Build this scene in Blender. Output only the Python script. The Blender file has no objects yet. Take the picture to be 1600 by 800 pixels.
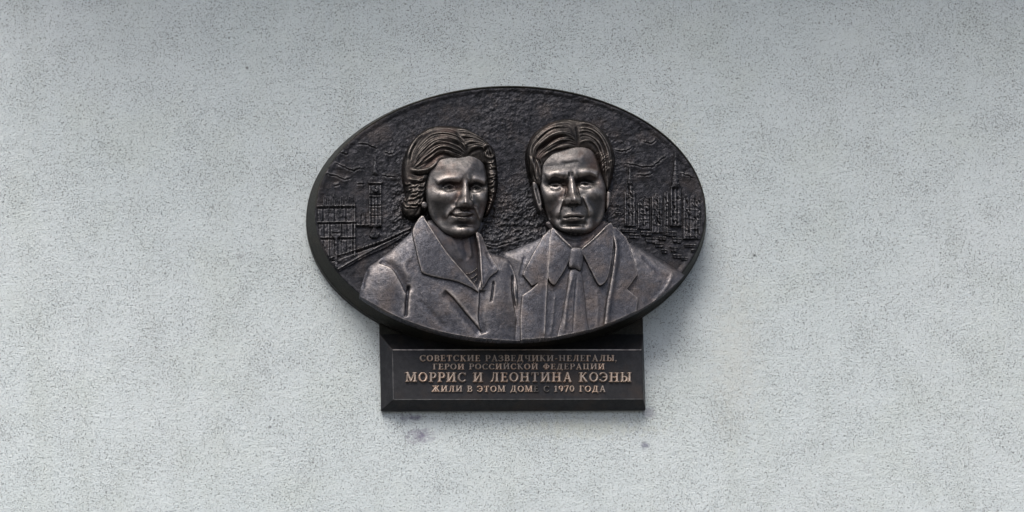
import bpy, math, random
import numpy as np

C = bpy.context
rng = np.random.default_rng(7)
random.seed(7)

# ------------------------------------------------------------------ camera
S = 0.0015                      # metres per photograph pixel on the wall plane
D = 5.0                         # camera distance from the wall
H0 = 3.2                        # height of the picture centre above the ground
CAM = (-0.62, -D, 1.70)
cam = bpy.data.objects.new('camera', bpy.data.cameras.new('camera'))
C.scene.collection.objects.link(cam)
cam.location = CAM
cam.rotation_euler = (math.radians(90), 0, 0)
cam.data.sensor_width = 36
cam.data.lens = 36 * D / (1600 * S)
cam.data.shift_x = (0 - CAM[0]) / (1600 * S)
cam.data.shift_y = (H0 - CAM[2]) / (1600 * S)
cam.data.clip_start = 0.05
cam.data.clip_end = 500
C.scene.camera = cam

# ------------------------------------------------------------------ sky, sun, exposure
SUN_EL, SUN_AZ = 61, -30        # degrees; azimuth measured from straight out of the wall, negative = left
w = bpy.data.worlds.new('World'); C.scene.world = w; w.use_nodes = True
nt = w.node_tree
sky = nt.nodes.new('ShaderNodeTexSky'); sky.sky_type = 'NISHITA'; sky.sun_disc = False
sd = (math.sin(math.radians(SUN_AZ)) * math.cos(math.radians(SUN_EL)),
      -math.cos(math.radians(SUN_AZ)) * math.cos(math.radians(SUN_EL)), math.sin(math.radians(SUN_EL)))
sky.sun_elevation = math.radians(SUN_EL)
sky.sun_rotation = math.atan2(sd[0], sd[1])
sky.air_density = 1.0; sky.dust_density = 6.0; sky.ozone_density = 0.6
nt.links.new(sky.outputs[0], nt.nodes['Background'].inputs[0])
nt.nodes['Background'].inputs[1].default_value = 0.058
sun = bpy.data.objects.new('sun', bpy.data.lights.new('sun', 'SUN'))
C.scene.collection.objects.link(sun)
sun.data.energy = 1.5; sun.data.angle = math.radians(38); sun.data.color = (1.0, 0.97, 0.93)
from mathutils import Vector
sun.rotation_euler = Vector(sd).to_track_quat('Z', 'Y').to_euler()
C.scene.view_settings.view_transform = 'Standard'
C.scene.view_settings.look = 'None'
C.scene.view_settings.gamma = 1
C.scene.view_settings.exposure = 1.36
C.scene.render.engine = 'CYCLES'

# ------------------------------------------------------------------ helpers
cx_px = CAM[0] / S + 800
cy_px = 400 - (CAM[2] - H0) / S

def W(px, py, z=0.0):
    """photograph pixel + distance off the wall (in pixels) -> world point"""
    k = (D - z * S) / D
    wx = cx_px + (px - cx_px) * k
    wy = cy_px + (py - cy_px) * k
    return ((wx - 800) * S, -z * S, H0 + (400 - wy) * S)

def link(o, parent=None):
    C.scene.collection.objects.link(o)
    if parent is not None: o.parent = parent
    return o

def tag(o, label=None, cat=None, group=None, kind=None):
    if label: o['label'] = label
    if cat: o['category'] = cat
    if group: o['group'] = group
    if kind: o['kind'] = kind
    return o

def np_mesh(name, co, quads, mat, smooth=True, attrs=None):
    me = bpy.data.meshes.new(name)
    n, f = len(co), len(quads)
    k = quads.shape[1]
    me.vertices.add(n); me.vertices.foreach_set('co', co.astype(np.float32).ravel())
    me.loops.add(f * k); me.loops.foreach_set('vertex_index', quads.astype(np.int32).ravel())
    me.polygons.add(f)
    me.polygons.foreach_set('loop_start', np.arange(0, f * k, k, dtype=np.int32))
    me.polygons.foreach_set('loop_total', np.full(f, k, dtype=np.int32))
    me.update(calc_edges=True)
    me.polygons.foreach_set('use_smooth', np.full(f, smooth, dtype=bool))
    for an, av in (attrs or {}).items():
        a = me.attributes.new(an, 'FLOAT', 'POINT'); a.data.foreach_set('value', av.astype(np.float32).ravel())
    me.materials.append(mat)
    return me

# ------------------------------------------------------------------ canvas (photograph pixels on the oval's front plane)
STEP = 0.62
X0, X1, Y0, Y1 = 470.0, 1125.0, 122.0, 545.0
nx = int((X1 - X0) / STEP) + 1; ny = int((Y1 - Y0) / STEP) + 1
gx = X0 + np.arange(nx) * STEP; gy = Y0 + np.arange(ny) * STEP
GX, GY = np.meshgrid(gx, gy)
ZF = 45.0                        # front plane of the oval in px off the wall
ZREF = ZF + 6

def catmull(pts, n=6, closed=False):
    p = np.array(pts, float)
    if len(p) < 3: 
        t = np.linspace(0, 1, n + 1)[:, None]; return p[0] * (1 - t) + p[1] * t
    if closed: q = np.vstack([p[-1:], p, p[:2]])
    else: q = np.vstack([2 * p[0] - p[1], p, 2 * p[-1] - p[-2]])
    out = []
    for i in range(len(q) - 3):
        a, b, c, d = q[i:i + 4]
        for t in np.arange(n) / n:
            out.append(0.5 * ((2 * b) + (c - a) * t + (2 * a - 5 * b + 4 * c - d) * t * t + (3 * b - a - 3 * c + d) * t ** 3))
    if not closed: out.append(p[-1])
    return np.array(out)

def box(pts, m):
    p = np.array(pts)
    i0 = max(0, int((p[:, 0].min() - m - X0) / STEP)); i1 = min(nx, int((p[:, 0].max() + m - X0) / STEP) + 2)
    j0 = max(0, int((p[:, 1].min() - m - Y0) / STEP)); j1 = min(ny, int((p[:, 1].max() + m - Y0) / STEP) + 2)
    return slice(j0, max(j1, j0 + 1)), slice(i0, max(i1, i0 + 1))

def seg_dist(X, Y, P):
    """distance to polyline and parameter 0..1 along it, signed side"""
    best = np.full(X.shape, 1e9); tt = np.zeros(X.shape); sg = np.zeros(X.shape)
    L = np.hypot(*(P[1:] - P[:-1]).T); cum = np.concatenate([[0], np.cumsum(L)]); tot = max(cum[-1], 1e-6)
    for i in range(len(P) - 1):
        ax, ay = P[i]; bx, by = P[i + 1]
        dx, dy = bx - ax, by - ay; l2 = dx * dx + dy * dy + 1e-9
        t = np.clip(((X - ax) * dx + (Y - ay) * dy) / l2, 0, 1)
        ex, ey = X - ax - t * dx, Y - ay - t * dy
        d = ex * ex + ey * ey
        m = d < best
        best = np.where(m, d, best); tt = np.where(m, (cum[i] + t * L[i]) / tot, tt)
        sg = np.where(m, np.sign(dx * ey - dy * ex), sg)
    return np.sqrt(best), tt, sg

def sdf_poly(P, m=4.0):
    """positive inside; returns full-size array (very negative far away)"""
    out = np.full(GX.shape, -50.0)
    sl = box(P, m)
    X, Y = GX[sl], GY[sl]
    Q = np.vstack([P, P[:1]])
    d, _, _ = seg_dist(X, Y, Q)
    ins = np.zeros(X.shape, bool)
    for i in range(len(Q) - 1):
        ax, ay = Q[i]; bx, by = Q[i + 1]
        if ay == by: continue
        c = ((ay > Y) != (by > Y)) & (X < (bx - ax) * (Y - ay) / (by - ay) + ax)
        ins ^= c
    out[sl] = np.where(ins, d, -d)
    return out

def sstep(a, b, x):
    t = np.clip((x - a) / (b - a), 0, 1); return t * t * (3 - 2 * t)

def dome(s, wd):
    t = np.clip(s / wd, 0, 1); return np.sqrt(np.clip(1 - (1 - t) ** 2, 0, 1))

def bump(H, cx, cy, sx, sy, amp, rot=0, power=2):
    r = 3.2 * max(sx, sy); sl = box([(cx - r, cy - r), (cx + r, cy + r)], 0)
    X, Y = GX[sl] - cx, GY[sl] - cy
    c, s = math.cos(math.radians(rot)), math.sin(math.radians(rot))
    u, v = (X * c + Y * s) / sx, (-X * s + Y * c) / sy
    H[sl] += amp * np.exp(-(u * u + v * v) ** (power / 2) * 0.7)

def stroke(H, pts, wd, amp, taper=0.15, smooth=True, a1=None, w1=None, side=0):
    """ridge (amp>0) or groove (amp<0); side: +-1 makes one flank long (an overlapping fold)"""
    P = catmull(pts, 5) if smooth and len(pts) > 2 else np.array(pts, float)
    wm = max(wd, w1 or wd)
    sl = box(P, wm * (3 if not side else 8))
    X, Y = GX[sl], GY[sl]
    d, t, sg = seg_dist(X, Y, P)
    a = amp if a1 is None else amp + (a1 - amp) * t
    ww = wd if w1 is None else wd + (w1 - wd) * t
    if taper > 0: a = a * sstep(0, taper, t) * sstep(0, taper, 1 - t)
    if side: ww = np.where(sg * side > 0, ww * 5, ww)
    H[sl] += a * np.exp(-(d / ww) ** 2)

def vnoise(scale, seed, X=None, Y=None, sx=1.0, sy=1.0):
    X = GX if X is None else X; Y = GY if Y is None else Y
    r = np.random.default_rng(seed); G = r.random((257, 257))
    u, v = X / (scale * sx), Y / (scale * sy)
    i, j = np.floor(u).astype(int), np.floor(v).astype(int)
    fu, fv = u - i, v - j
    fu = fu * fu * (3 - 2 * fu); fv = fv * fv * (3 - 2 * fv)
    i %= 256; j %= 256
    return ((G[j, i] * (1 - fu) + G[j, i + 1] * fu) * (1 - fv) + (G[j + 1, i] * (1 - fu) + G[j + 1, i + 1] * fu) * fv) * 2 - 1

def fbm(scale, seed, octv=4, sx=1.0, sy=1.0):
    c, s = 0.8, 0.6
    out = 0; a = 1; tot = 0
    X, Y = GX, GY
    for k in range(octv):
        out = out + a * vnoise(scale, seed + k, X, Y, sx, sy); tot += a
        a *= 0.5; scale *= 0.5; X, Y = X * c - Y * s + 31.7, X * s + Y * c + 11.3
    return out / tot

def blur(A, sig):
    r = int(3 * sig) + 1; k = np.exp(-0.5 * (np.arange(-r, r + 1) / sig) ** 2); k /= k.sum()
    P = np.pad(A, ((r, r), (0, 0)), mode='edge'); B = sum(k[i] * P[i:i + A.shape[0]] for i in range(2 * r + 1))
    P = np.pad(B, ((0, 0), (r, r)), mode='edge'); return sum(k[i] * P[:, i:i + A.shape[1]] for i in range(2 * r + 1))

kref = (D - ZREF * S) / D
WXG = ((cx_px + (GX - cx_px) * kref) - 800) * S
WZG = H0 + (400 - (cy_px + (GY - cy_px) * kref)) * S

FLOOR = np.zeros(GX.shape)       # highest surface so far, for the skirts

def relief(name, sd, H, mat, parent, edge=0.9, deep=1.6, label=None, broad=0.0, wear_highlight_gain=1.0, roll=0.0):
    """One mesh: the canvas cells where sd>-edge, standing H px above the oval plane; the sides fall steeply to just
    below whatever lies under them."""
    global FLOOR
    inside = sd > 0
    Hs = np.where(inside, H, 0)
    # sides: from H at sd=0 down to floor-deep at sd=-edge
    base = np.where(sd > -2, H, FLOOR)
    wear = np.clip((Hs - blur(base, 1.6)) * 0.9 + (Hs - blur(base, 3.2)) * 0.12, 0, 1) * wear_highlight_gain
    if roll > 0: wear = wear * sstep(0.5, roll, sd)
    if broad > 0:      # rubbed high ground plus highlights painted into the colour, over about a centimetre
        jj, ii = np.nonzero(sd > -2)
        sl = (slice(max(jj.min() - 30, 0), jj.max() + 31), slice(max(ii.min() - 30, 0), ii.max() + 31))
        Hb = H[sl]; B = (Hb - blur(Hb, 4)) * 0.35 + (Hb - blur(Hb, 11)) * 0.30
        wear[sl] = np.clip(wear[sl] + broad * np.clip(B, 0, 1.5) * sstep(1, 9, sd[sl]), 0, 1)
    # the outline: the first ring of points outside is pulled onto the contour, the next one drops to the ground below
    ring1 = (~inside) & (sd >= -0.95 * STEP); ring2 = (~inside) & ~ring1
    Z = np.where(inside | ring1, H, FLOOR - deep)
    Z = np.where(ring2, np.minimum(Z, H - 0.2), Z)
    g0, g1 = np.gradient(sd, STEP); gl = np.hypot(g0, g1) + 1e-6
    tgt = np.where(ring1, -sd, np.where(ring2, np.clip(-0.30 - sd, -1, 2.0), 0.0))
    MX, MZ = g1 / gl * tgt, g0 / gl * tgt
    use = sd > -2.3 * STEP
    cell = use[:-1, :-1] & use[1:, :-1] & use[:-1, 1:] & use[1:, 1:]
    idx = np.full(GX.shape, -1, dtype=np.int64)
    v = np.zeros(GX.shape, bool)
    v[:-1, :-1] |= cell; v[1:, :-1] |= cell; v[:-1, 1:] |= cell; v[1:, 1:] |= cell
    idx[v] = np.arange(v.sum())
    j, i = np.nonzero(cell)
    quads = np.stack([idx[j, i], idx[j + 1, i], idx[j + 1, i + 1], idx[j, i + 1]], 1)
    co = np.stack([WXG[v] + MX[v] * kref * S, -(ZF + Z[v]) * S, WZG[v] - MZ[v] * kref * S], 1)
    me = np_mesh(name, co, quads, mat, True, {'wear': wear[v]})
    o = link(bpy.data.objects.new(name, me), parent)
    if label: o['label'] = label
    FLOOR = np.where(inside, np.maximum(FLOOR, H), FLOOR)
    return o

# ------------------------------------------------------------------ materials
def new_mat(name):
    m = bpy.data.materials.new(name); m.use_nodes = True
    n = m.node_tree.nodes; b = n['Principled BSDF']
    return m, m.node_tree, n, b

def ramp(nt, fac, stops):
    r = nt.nodes.new('ShaderNodeValToRGB')
    e = r.color_ramp.elements
    while len(e) < len(stops): e.new(0.5)
    for k, (p, c) in enumerate(stops):
        e[k].position = p; e[k].color = (*c, 1) if len(c) == 3 else c
    nt.links.new(fac, r.inputs[0]); return r.outputs[0]

def mix(nt, fac, a, b, mode='MIX'):
    m = nt.nodes.new('ShaderNodeMix'); m.data_type = 'RGBA'; m.blend_type = mode
    for sock, v in ((m.inputs[0], fac), (m.inputs[6], a), (m.inputs[7], b)):
        if hasattr(v, 'links'): nt.links.new(v, sock)
        elif isinstance(v, (int, float)): sock.default_value = v
        else: sock.default_value = (*v, 1)
    return m.outputs[2]

def noise(nt, vec, scale, detail=4, rough=0.55, dist=0.0):
    n = nt.nodes.new('ShaderNodeTexNoise'); n.inputs['Scale'].default_value = scale
    n.inputs['Detail'].default_value = detail; n.inputs['Roughness'].default_value = rough
    n.inputs['Distortion'].default_value = dist
    nt.links.new(vec, n.inputs['Vector']); return n.outputs['Fac']

def coords(nt, kind='Object', loc=(0, 0, 0)):
    t = nt.nodes.new('ShaderNodeTexCoord')
    return t.outputs[kind]

def math_node(nt, op, a, b=None, clamp=False):
    m = nt.nodes.new('ShaderNodeMath'); m.operation = op; m.use_clamp = clamp
    for k, v in enumerate((a, b)):
        if v is None: continue
        if hasattr(v, 'links'): nt.links.new(v, m.inputs[k])
        else: m.inputs[k].default_value = v
    return m.outputs[0]

def bronze(name, dark, mid, warm, worn, rough=0.42, metal=0.75, bump_d=0.0006, grain=420, wear_highlight_k=0.8, spots=0.5):
    m, nt, n, b = new_mat(name)
    co = coords(nt)
    big = noise(nt, co, 16, 5, 0.6)
    med = noise(nt, co, 75, 4, 0.6, 0.4)
    fine = noise(nt, co, grain, 3, 0.6)
    col = mix(nt, ramp(nt, med, [(0.35, (0, 0, 0)), (0.68, (1, 1, 1))]), dark, mid)
    col = mix(nt, ramp(nt, big, [(0.50, (0, 0, 0)), (0.68, (1, 1, 1))]), col, warm)
    speck = ramp(nt, fine, [(0.30, (0.45, 0.45, 0.45)), (0.50, (1, 1, 1)), (0.72, (1.35, 1.35, 1.35))])
    col = mix(nt, spots, col, speck, 'MULTIPLY')
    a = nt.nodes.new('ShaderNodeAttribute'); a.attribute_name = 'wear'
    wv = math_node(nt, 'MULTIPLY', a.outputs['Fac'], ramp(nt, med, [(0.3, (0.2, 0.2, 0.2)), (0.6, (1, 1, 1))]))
    wv = math_node(nt, 'MULTIPLY', wv, wear_highlight_k, True)
    col = mix(nt, wv, col, worn)  # bare rubbed metal, and painted highlights on the raised forms
    nt.links.new(col, b.inputs['Base Color'])
    b.inputs['Metallic'].default_value = metal
    r = ramp(nt, fine, [(0.3, (rough + 0.18,) * 3), (0.7, (rough - 0.06,) * 3)])
    nt.links.new(r, b.inputs['Roughness'])
    bp = nt.nodes.new('ShaderNodeBump'); bp.inputs['Strength'].default_value = 0.8; bp.inputs['Distance'].default_value = bump_d
    h = math_node(nt, 'ADD', fine, math_node(nt, 'MULTIPLY', med, 1.5))
    nt.links.new(h, bp.inputs['Height']); nt.links.new(bp.outputs[0], b.inputs['Normal'])
    return m

M_GROUND = bronze('bronze_ground', (0.015, 0.016, 0.019), (0.046, 0.046, 0.053), (0.052, 0.046, 0.046), (0.27, 0.265, 0.275), rough=0.41, metal=0.85, bump_d=0.0010, wear_highlight_k=1.0)
M_RIM = bronze('bronze_rim', (0.021, 0.022, 0.019), (0.031, 0.031, 0.026), (0.038, 0.033, 0.027), (0.2, 0.2, 0.18), rough=0.5, metal=0.6, bump_d=0.0004)
M_CLOTH = bronze('bronze_cloth', (0.062, 0.064, 0.076), (0.100, 0.101, 0.117), (0.124, 0.108, 0.106), (0.46, 0.42, 0.40), rough=0.44, metal=0.84, bump_d=0.0008, spots=0.8, wear_highlight_k=1.5)
M_SKIN = bronze('bronze_skin', (0.066, 0.065, 0.067), (0.105, 0.101, 0.101), (0.100, 0.074, 0.066), (0.36, 0.33, 0.315), rough=0.43, metal=0.85, bump_d=0.00035, spots=0.35, wear_highlight_k=1.25)
M_HAIR = bronze('bronze_hair', (0.018, 0.017, 0.017), (0.040, 0.036, 0.034), (0.058, 0.042, 0.038), (0.40, 0.36, 0.33), rough=0.44, metal=0.9, bump_d=0.0003, spots=0.4, wear_highlight_k=0.9)
M_NECK_SHADED = bronze('bronze_neck_shaded', (0.052, 0.052, 0.060), (0.085, 0.082, 0.090), (0.10, 0.080, 0.075), (0.36, 0.33, 0.31), rough=0.42, metal=0.9, bump_d=0.0004, spots=0.4, wear_highlight_k=0.5)  # shade of the sunken neck put into a darker skin colour
M_PANEL = bronze('bronze_panel', (0.023, 0.024, 0.027), (0.036, 0.036, 0.040), (0.044, 0.037, 0.035), (0.2, 0.2, 0.2), rough=0.42, metal=0.6, bump_d=0.0003, spots=0.3)
M_PANEL2 = bronze('bronze_letter_worn', (0.10, 0.095, 0.09), (0.17, 0.155, 0.145), (0.14, 0.12, 0.11), (0.3, 0.28, 0.26), rough=0.45, metal=0.6, bump_d=0.0002, spots=0.35, wear_highlight_k=0.2)
M_LETTER = bronze('bronze_letter', (0.36, 0.30, 0.26), (0.58, 0.49, 0.42), (0.54, 0.41, 0.34), (0.6, 0.55, 0.5), rough=0.42, metal=0.6, bump_d=0.0002, spots=0.35, wear_highlight_k=0.2)

# stucco of the wall
def stucco():
    m, nt, n, b = new_mat('stucco')
    co = coords(nt)
    big = noise(nt, co, 1.1, 4, 0.6)
    patch = noise(nt, co, 5.0, 3, 0.5)
    col = mix(nt, ramp(nt, big, [(0.35, (0, 0, 0)), (0.65, (1, 1, 1))]), (0.632, 0.705, 0.722), (0.690, 0.755, 0.775))
    col = mix(nt, ramp(nt, patch, [(0.52, (0, 0, 0)), (0.66, (0.55, 0.55, 0.55))]), col, (0.635, 0.702, 0.692))
    mp = nt.nodes.new('ShaderNodeMapping'); mp.inputs['Scale'].default_value = (7, 1, 0.8); nt.links.new(co, mp.inputs[0])
    streak = noise(nt, mp.outputs[0], 1.6, 4, 0.6)
    col = mix(nt, ramp(nt, streak, [(0.50, (0, 0, 0)), (0.75, (0.6, 0.6, 0.6))]), col, (0.600, 0.662, 0.655))
    # dirt that sits in the pits of the render
    pit = noise(nt, co, 350, 1, 0.4, 0.9)
    pit2 = noise(nt, co, 460, 1, 0.5, 0.2)
    dens = noise(nt, co, 9, 3, 0.6)
    th = math_node(nt, 'MULTIPLY', math_node(nt, 'SUBTRACT', dens, 0.5), 0.20)
    p = math_node(nt, 'ADD', pit, th)
    pm = ramp(nt, p, [(0.60, (0, 0, 0)), (0.68, (1, 1, 1))])
    pm2 = ramp(nt, math_node(nt, 'ADD', pit2, th), [(0.62, (0, 0, 0)), (0.72, (1, 1, 1))])
    col = mix(nt, math_node(nt, 'MULTIPLY', pm, 0.78), col, (0.17, 0.185, 0.19))
    col = mix(nt, math_node(nt, 'MULTIPLY', pm2, 0.38), col, (0.24, 0.255, 0.26))
    # individual marks: x, y in photo px, radius px, colour, strength, ragged
    sep = nt.nodes.new('ShaderNodeSeparateXYZ'); nt.links.new(co, sep.inputs[0])
    rag = noise(nt, co, 60, 4, 0.7)
    for (mx, my, rx, ry, c, st) in MARKS:
        x, _, z = W(mx, my)
        dx = math_node(nt, 'DIVIDE', math_node(nt, 'SUBTRACT', sep.outputs[0], x), rx * S)
        dz = math_node(nt, 'DIVIDE', math_node(nt, 'SUBTRACT', sep.outputs[2], z), ry * S)
        d = math_node(nt, 'SQRT', math_node(nt, 'ADD', math_node(nt, 'MULTIPLY', dx, dx), math_node(nt, 'MULTIPLY', dz, dz)))
        if rx > 4: d = math_node(nt, 'ADD', d, math_node(nt, 'MULTIPLY', math_node(nt, 'SUBTRACT', rag, 0.5), 3.0))
        f = ramp(nt, d, [(0.0, (st,) * 3), (1.0, (0, 0, 0))])
        col = mix(nt, f, col, c)
    nt.links.new(col, b.inputs['Base Color'])
    b.inputs['Roughness'].default_value = 0.85
    b.inputs['Specular IOR Level'].default_value = 0.25
    grain = noise(nt, co, 260, 3, 0.6, 0.3)
    lump = noise(nt, co, 70, 3, 0.5)
    h = math_node(nt, 'SUBTRACT', math_node(nt, 'ADD', grain, math_node(nt, 'MULTIPLY', lump, 0.8)), math_node(nt, 'MULTIPLY', pm, 0.9))
    bp = nt.nodes.new('ShaderNodeBump'); bp.inputs['Strength'].default_value = 0.7; bp.inputs['Distance'].default_value = 0.0036
    nt.links.new(h, bp.inputs['Height']); nt.links.new(bp.outputs[0], b.inputs['Normal'])
    return m

MARKS = [
    (386, 106, 3.2, 3.2, (0.02, 0.02, 0.02), 1.0), (422, 667, 3.2, 3.2, (0.08, 0.09, 0.10), 1.0),
    (1179, 399, 4.0, 3.0, (0.05, 0.06, 0.06), 1.0), (375, 401, 7, 5, (0.32, 0.34, 0.36), 0.8),
    (643, 652, 24, 7, (0.24, 0.24, 0.31), 1.0), (657, 682, 26, 14, (0.27, 0.26, 0.34), 1.0),
    (1008, 696, 8, 7, (0.27, 0.29, 0.35), 1.0), (1014, 645, 12, 12, (0.32, 0.33, 0.39), 0.8), (905, 668, 150, 22, (0.62, 0.665, 0.615), 0.8), (1040, 230, 60, 70, (0.62, 0.665, 0.615), 0.5), (1150, 560, 50, 160, (0.64, 0.67, 0.64), 0.5),
    (1371, 100, 2.6, 2.6, (0.15, 0.16, 0.15), 0.9), (1280, 36, 2.4, 2.4, (0.15, 0.16, 0.15), 0.9),
    (1512, 88, 2.4, 2.4, (0.2, 0.22, 0.2), 0.9), (285, 158, 2.4, 2, (0.15, 0.16, 0.15), 0.9),
    (1046, 184, 2.6, 2.6, (0.15, 0.16, 0.15), 0.9),
]
M_WALL = stucco()

# ------------------------------------------------------------------ the setting
def plain_box(name, x0, x1, y0, y1, z0, z1, mat, parent=None):
    me = bpy.data.meshes.new(name)
    v = [(x, y, z) for x in (x0, x1) for y in (y0, y1) for z in (z0, z1)]
    f = [(0, 1, 3, 2), (4, 6, 7, 5), (0, 4, 5, 1), (2, 3, 7, 6), (0, 2, 6, 4), (1, 5, 7, 3)]
    me.from_pydata(v, [], f); me.materials.append(mat)
    return link(bpy.data.objects.new(name, me), parent)

m, nt_, n_, b_ = new_mat('paving')
cc = coords(nt_)
nt_.links.new(ramp(nt_, noise(nt_, cc, 3, 6, 0.6), [(0.3, (0.045, 0.045, 0.045)), (0.7, (0.06, 0.06, 0.058))]), b_.inputs['Base Color'])
b_.inputs['Roughness'].default_value = 0.9
M_PAVE = m
me = bpy.data.meshes.new('ground'); me.from_pydata([(-150, -150, 0), (150, -150, 0), (150, 150, 0), (-150, 150, 0)], [], [(0, 1, 2, 3)])
me.materials.append(M_PAVE)
tag(link(bpy.data.objects.new('ground', me)), kind='structure')

wall = plain_box('stucco_wall', -6, 6, 0.0, 0.35, -0.05, 7.5, M_WALL)
tag(wall, 'pale grey rough stucco house wall carrying the bronze plaque', 'wall')
# unseen slab added just above the frame to shade the upper wall
shade_obj = plain_box('shade_slab', -1.7, 5.2, -0.80, 0.0 - 0.002, 4.86, 5.04, M_WALL)
tag(shade_obj, 'unseen slab added above the plaque to shade the wall', 'shade_slab')

# ------------------------------------------------------------------ the plaque
plaque = bpy.data.objects.new('memorial_plaque', None)
link(plaque); plaque.empty_display_size = 0.1
tag(plaque, 'dark bronze oval relief plaque of a woman and a man above a Cyrillic inscription', 'plaque')

FCX, FCY, FA, FB = 797.5, 332.0, 305.5, 198.0       # front oval in the picture
def ell(cx, cy, a, b, z, n=256):
    t = np.arange(n) * 2 * math.pi / n
    return [W(cx + a * math.cos(q), cy + b * math.sin(q), z) for q in t]

# body of the oval: side and bevel lofted between rings
n = 256
zb = 0.0
kb = lambda z: z
rings = []
back = (789.5, 347.0, 311.5, 206.0)
def ring_world(c, z_img, z):            # outline given in the picture at depth z_img, placed at depth z
    P = ell(*c, z_img, n); return [(p[0], -z * S, p[2]) for p in P]
rings.append(ring_world(back, 0, -1))
rings.append(ring_world(back, 0, 13))
rings.append(ring_world((back[0], back[1], back[2] - 1.5, back[3] - 1.5), 0, 15.5))
f1 = (FCX, FCY, FA, FB)
rings.append(ring_world((f1[0], f1[1], f1[2] + 0.6, f1[3] + 0.6), ZF, ZF - 1.5))
rings.append(ring_world((f1[0], f1[1], f1[2] - 0.6, f1[3] - 0.6), ZF, ZF + 0.6))
rings.append(ring_world((f1[0], f1[1], f1[2] - 2.2, f1[3] - 2.2), ZF, ZF + 0.6))
rings.append(ring_world((f1[0], f1[1], f1[2] - 3.4, f1[3] - 3.4), ZF, ZF - 3.0))
co = np.array([p for r in rings for p in r])
q = []
for r in range(len(rings) - 1):
    for i in range(n):
        q.append((r * n + i, r * n + (i + 1) % n, (r + 1) * n + (i + 1) % n, (r + 1) * n + i))
rim = link(bpy.data.objects.new('bevelled_rim', np_mesh('bevelled_rim', co, np.array(q), M_RIM, False, {'wear': np.zeros(len(co))})), plaque)
mod = rim.modifiers.new('b', 'BEVEL'); mod.width = 0.0012; mod.segments = 2; mod.limit_method = 'ANGLE'; mod.angle_limit = math.radians(20)

ES = lambda inset: (1 - np.sqrt(((GX - FCX) / (FA - inset)) ** 2 + ((GY - FCY) / (FB - inset)) ** 2)) * (FB - inset)

# ---- relief ground
e_sd = ES(2.8)
H = 0.9 * fbm(26, 11, 4) 
crumb = np.exp(-((GX - 790) / 150) ** 2 - ((GY - 345) / 55) ** 2) + 0.8 * np.exp(-((GX - 628) / 22) ** 2 - ((GY - 330) / 45) ** 2)
r1 = np.abs(fbm(9, 31, 4, 1.3, 0.8)); r2 = fbm(5.5, 47, 3, 1.4, 0.8)
H += (0.55 + 1.35 * crumb) * (1.1 * r2 + 0.7 * (0.35 - r1))
amp_n = sstep(-.35, .4, fbm(60, 91, 3)); H += 0.35 * fbm(3.0, 77, 2); H = H * (0.55 + 0.75 * np.maximum(amp_n, np.clip(crumb, 0, 1))) + 1.1 * fbm(45, 95, 2, 1.8, 0.7)
city = sstep(560, 520, GX) + sstep(985, 1000, GX)
city = np.clip(sstep(606, 596, GX) + sstep(968, 985, GX), 0, 1) * sstep(255, 285, GY)
H = H * (1 - 0.55 * city) - 0.6 * city
for c in [  # clouds: fold ridges
    [(518, 251), (535, 256), (549, 262), (562, 259), (573, 262)], [(529, 234), (538, 237), (546, 236)],
    [(555, 221), (570, 222), (584, 227), (595, 229)], [(598, 235), (610, 236), (620, 234)], [(595, 270), (608, 272), (623, 274)],
    [(506, 268), (520, 270), (538, 276), (552, 272)], [(520, 286), (532, 284)], [(556, 283), (570, 284)],
    [(959, 230), (972, 232), (981, 230), (990, 224)], [(967, 255), (978, 252), (989, 253), (1006, 257), (1022, 254), (1036, 244), (1050, 235)],
    [(995, 269), (1008, 270), (1022, 266)], [(1062, 268), (1075, 270), (1085, 276)], [(1000, 216), (1014, 220), (1028, 214)],
    [(740, 372), (770, 380), (800, 374), (830, 366)]]:
    rc = np.random.default_rng(int(c[0][0] * 7 + c[0][1]))
    cc_ = catmull(c, 4) if len(c) > 2 else np.array(c, float); cc_ = cc_ + rc.normal(0, .55, cc_.shape)
    stroke(H, [tuple(v) for v in cc_], 1.5, 2.0, 0.3, smooth=False, side=1)
    stroke(H, [(x + 1, y + 2.6 + rc.normal(0, .3)) for x, y in cc_], 1.0, -1.5, 0.3, smooth=False)
H += 1.5 * sstep(6, 0, e_sd)
panel = relief('relief_ground', e_sd + 1.2, H, M_GROUND, plaque, edge=1.4, deep=2.5, wear_highlight_gain=0.9)

def rect_poly(x0, y0, x1, y1): return np.array([(x0, y0), (x1, y0), (x1, y1), (x0, y1)], float)

def low(name, P, h, feats=(), mat=None, parent=None, label=None, rough=0.8, seed=3, edge=0.7):
    """low relief building: polygon with thickness h and ridges/grooves"""
    sdp = np.minimum(sdf_poly(np.array(P, float)), e_sd)
    Hh = np.maximum(blur(FLOOR, 2.5) * 0.5, -0.5) + h * 1.45 + rough * fbm(4, seed, 3)
    for f in feats: stroke(Hh, f[0], f[1] * 1.25, f[2] * 1.2, 0.0, smooth=False)
    return relief(name, sdp, Hh, mat or M_GROUND, parent or panel, edge=edge, label=label)

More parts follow.
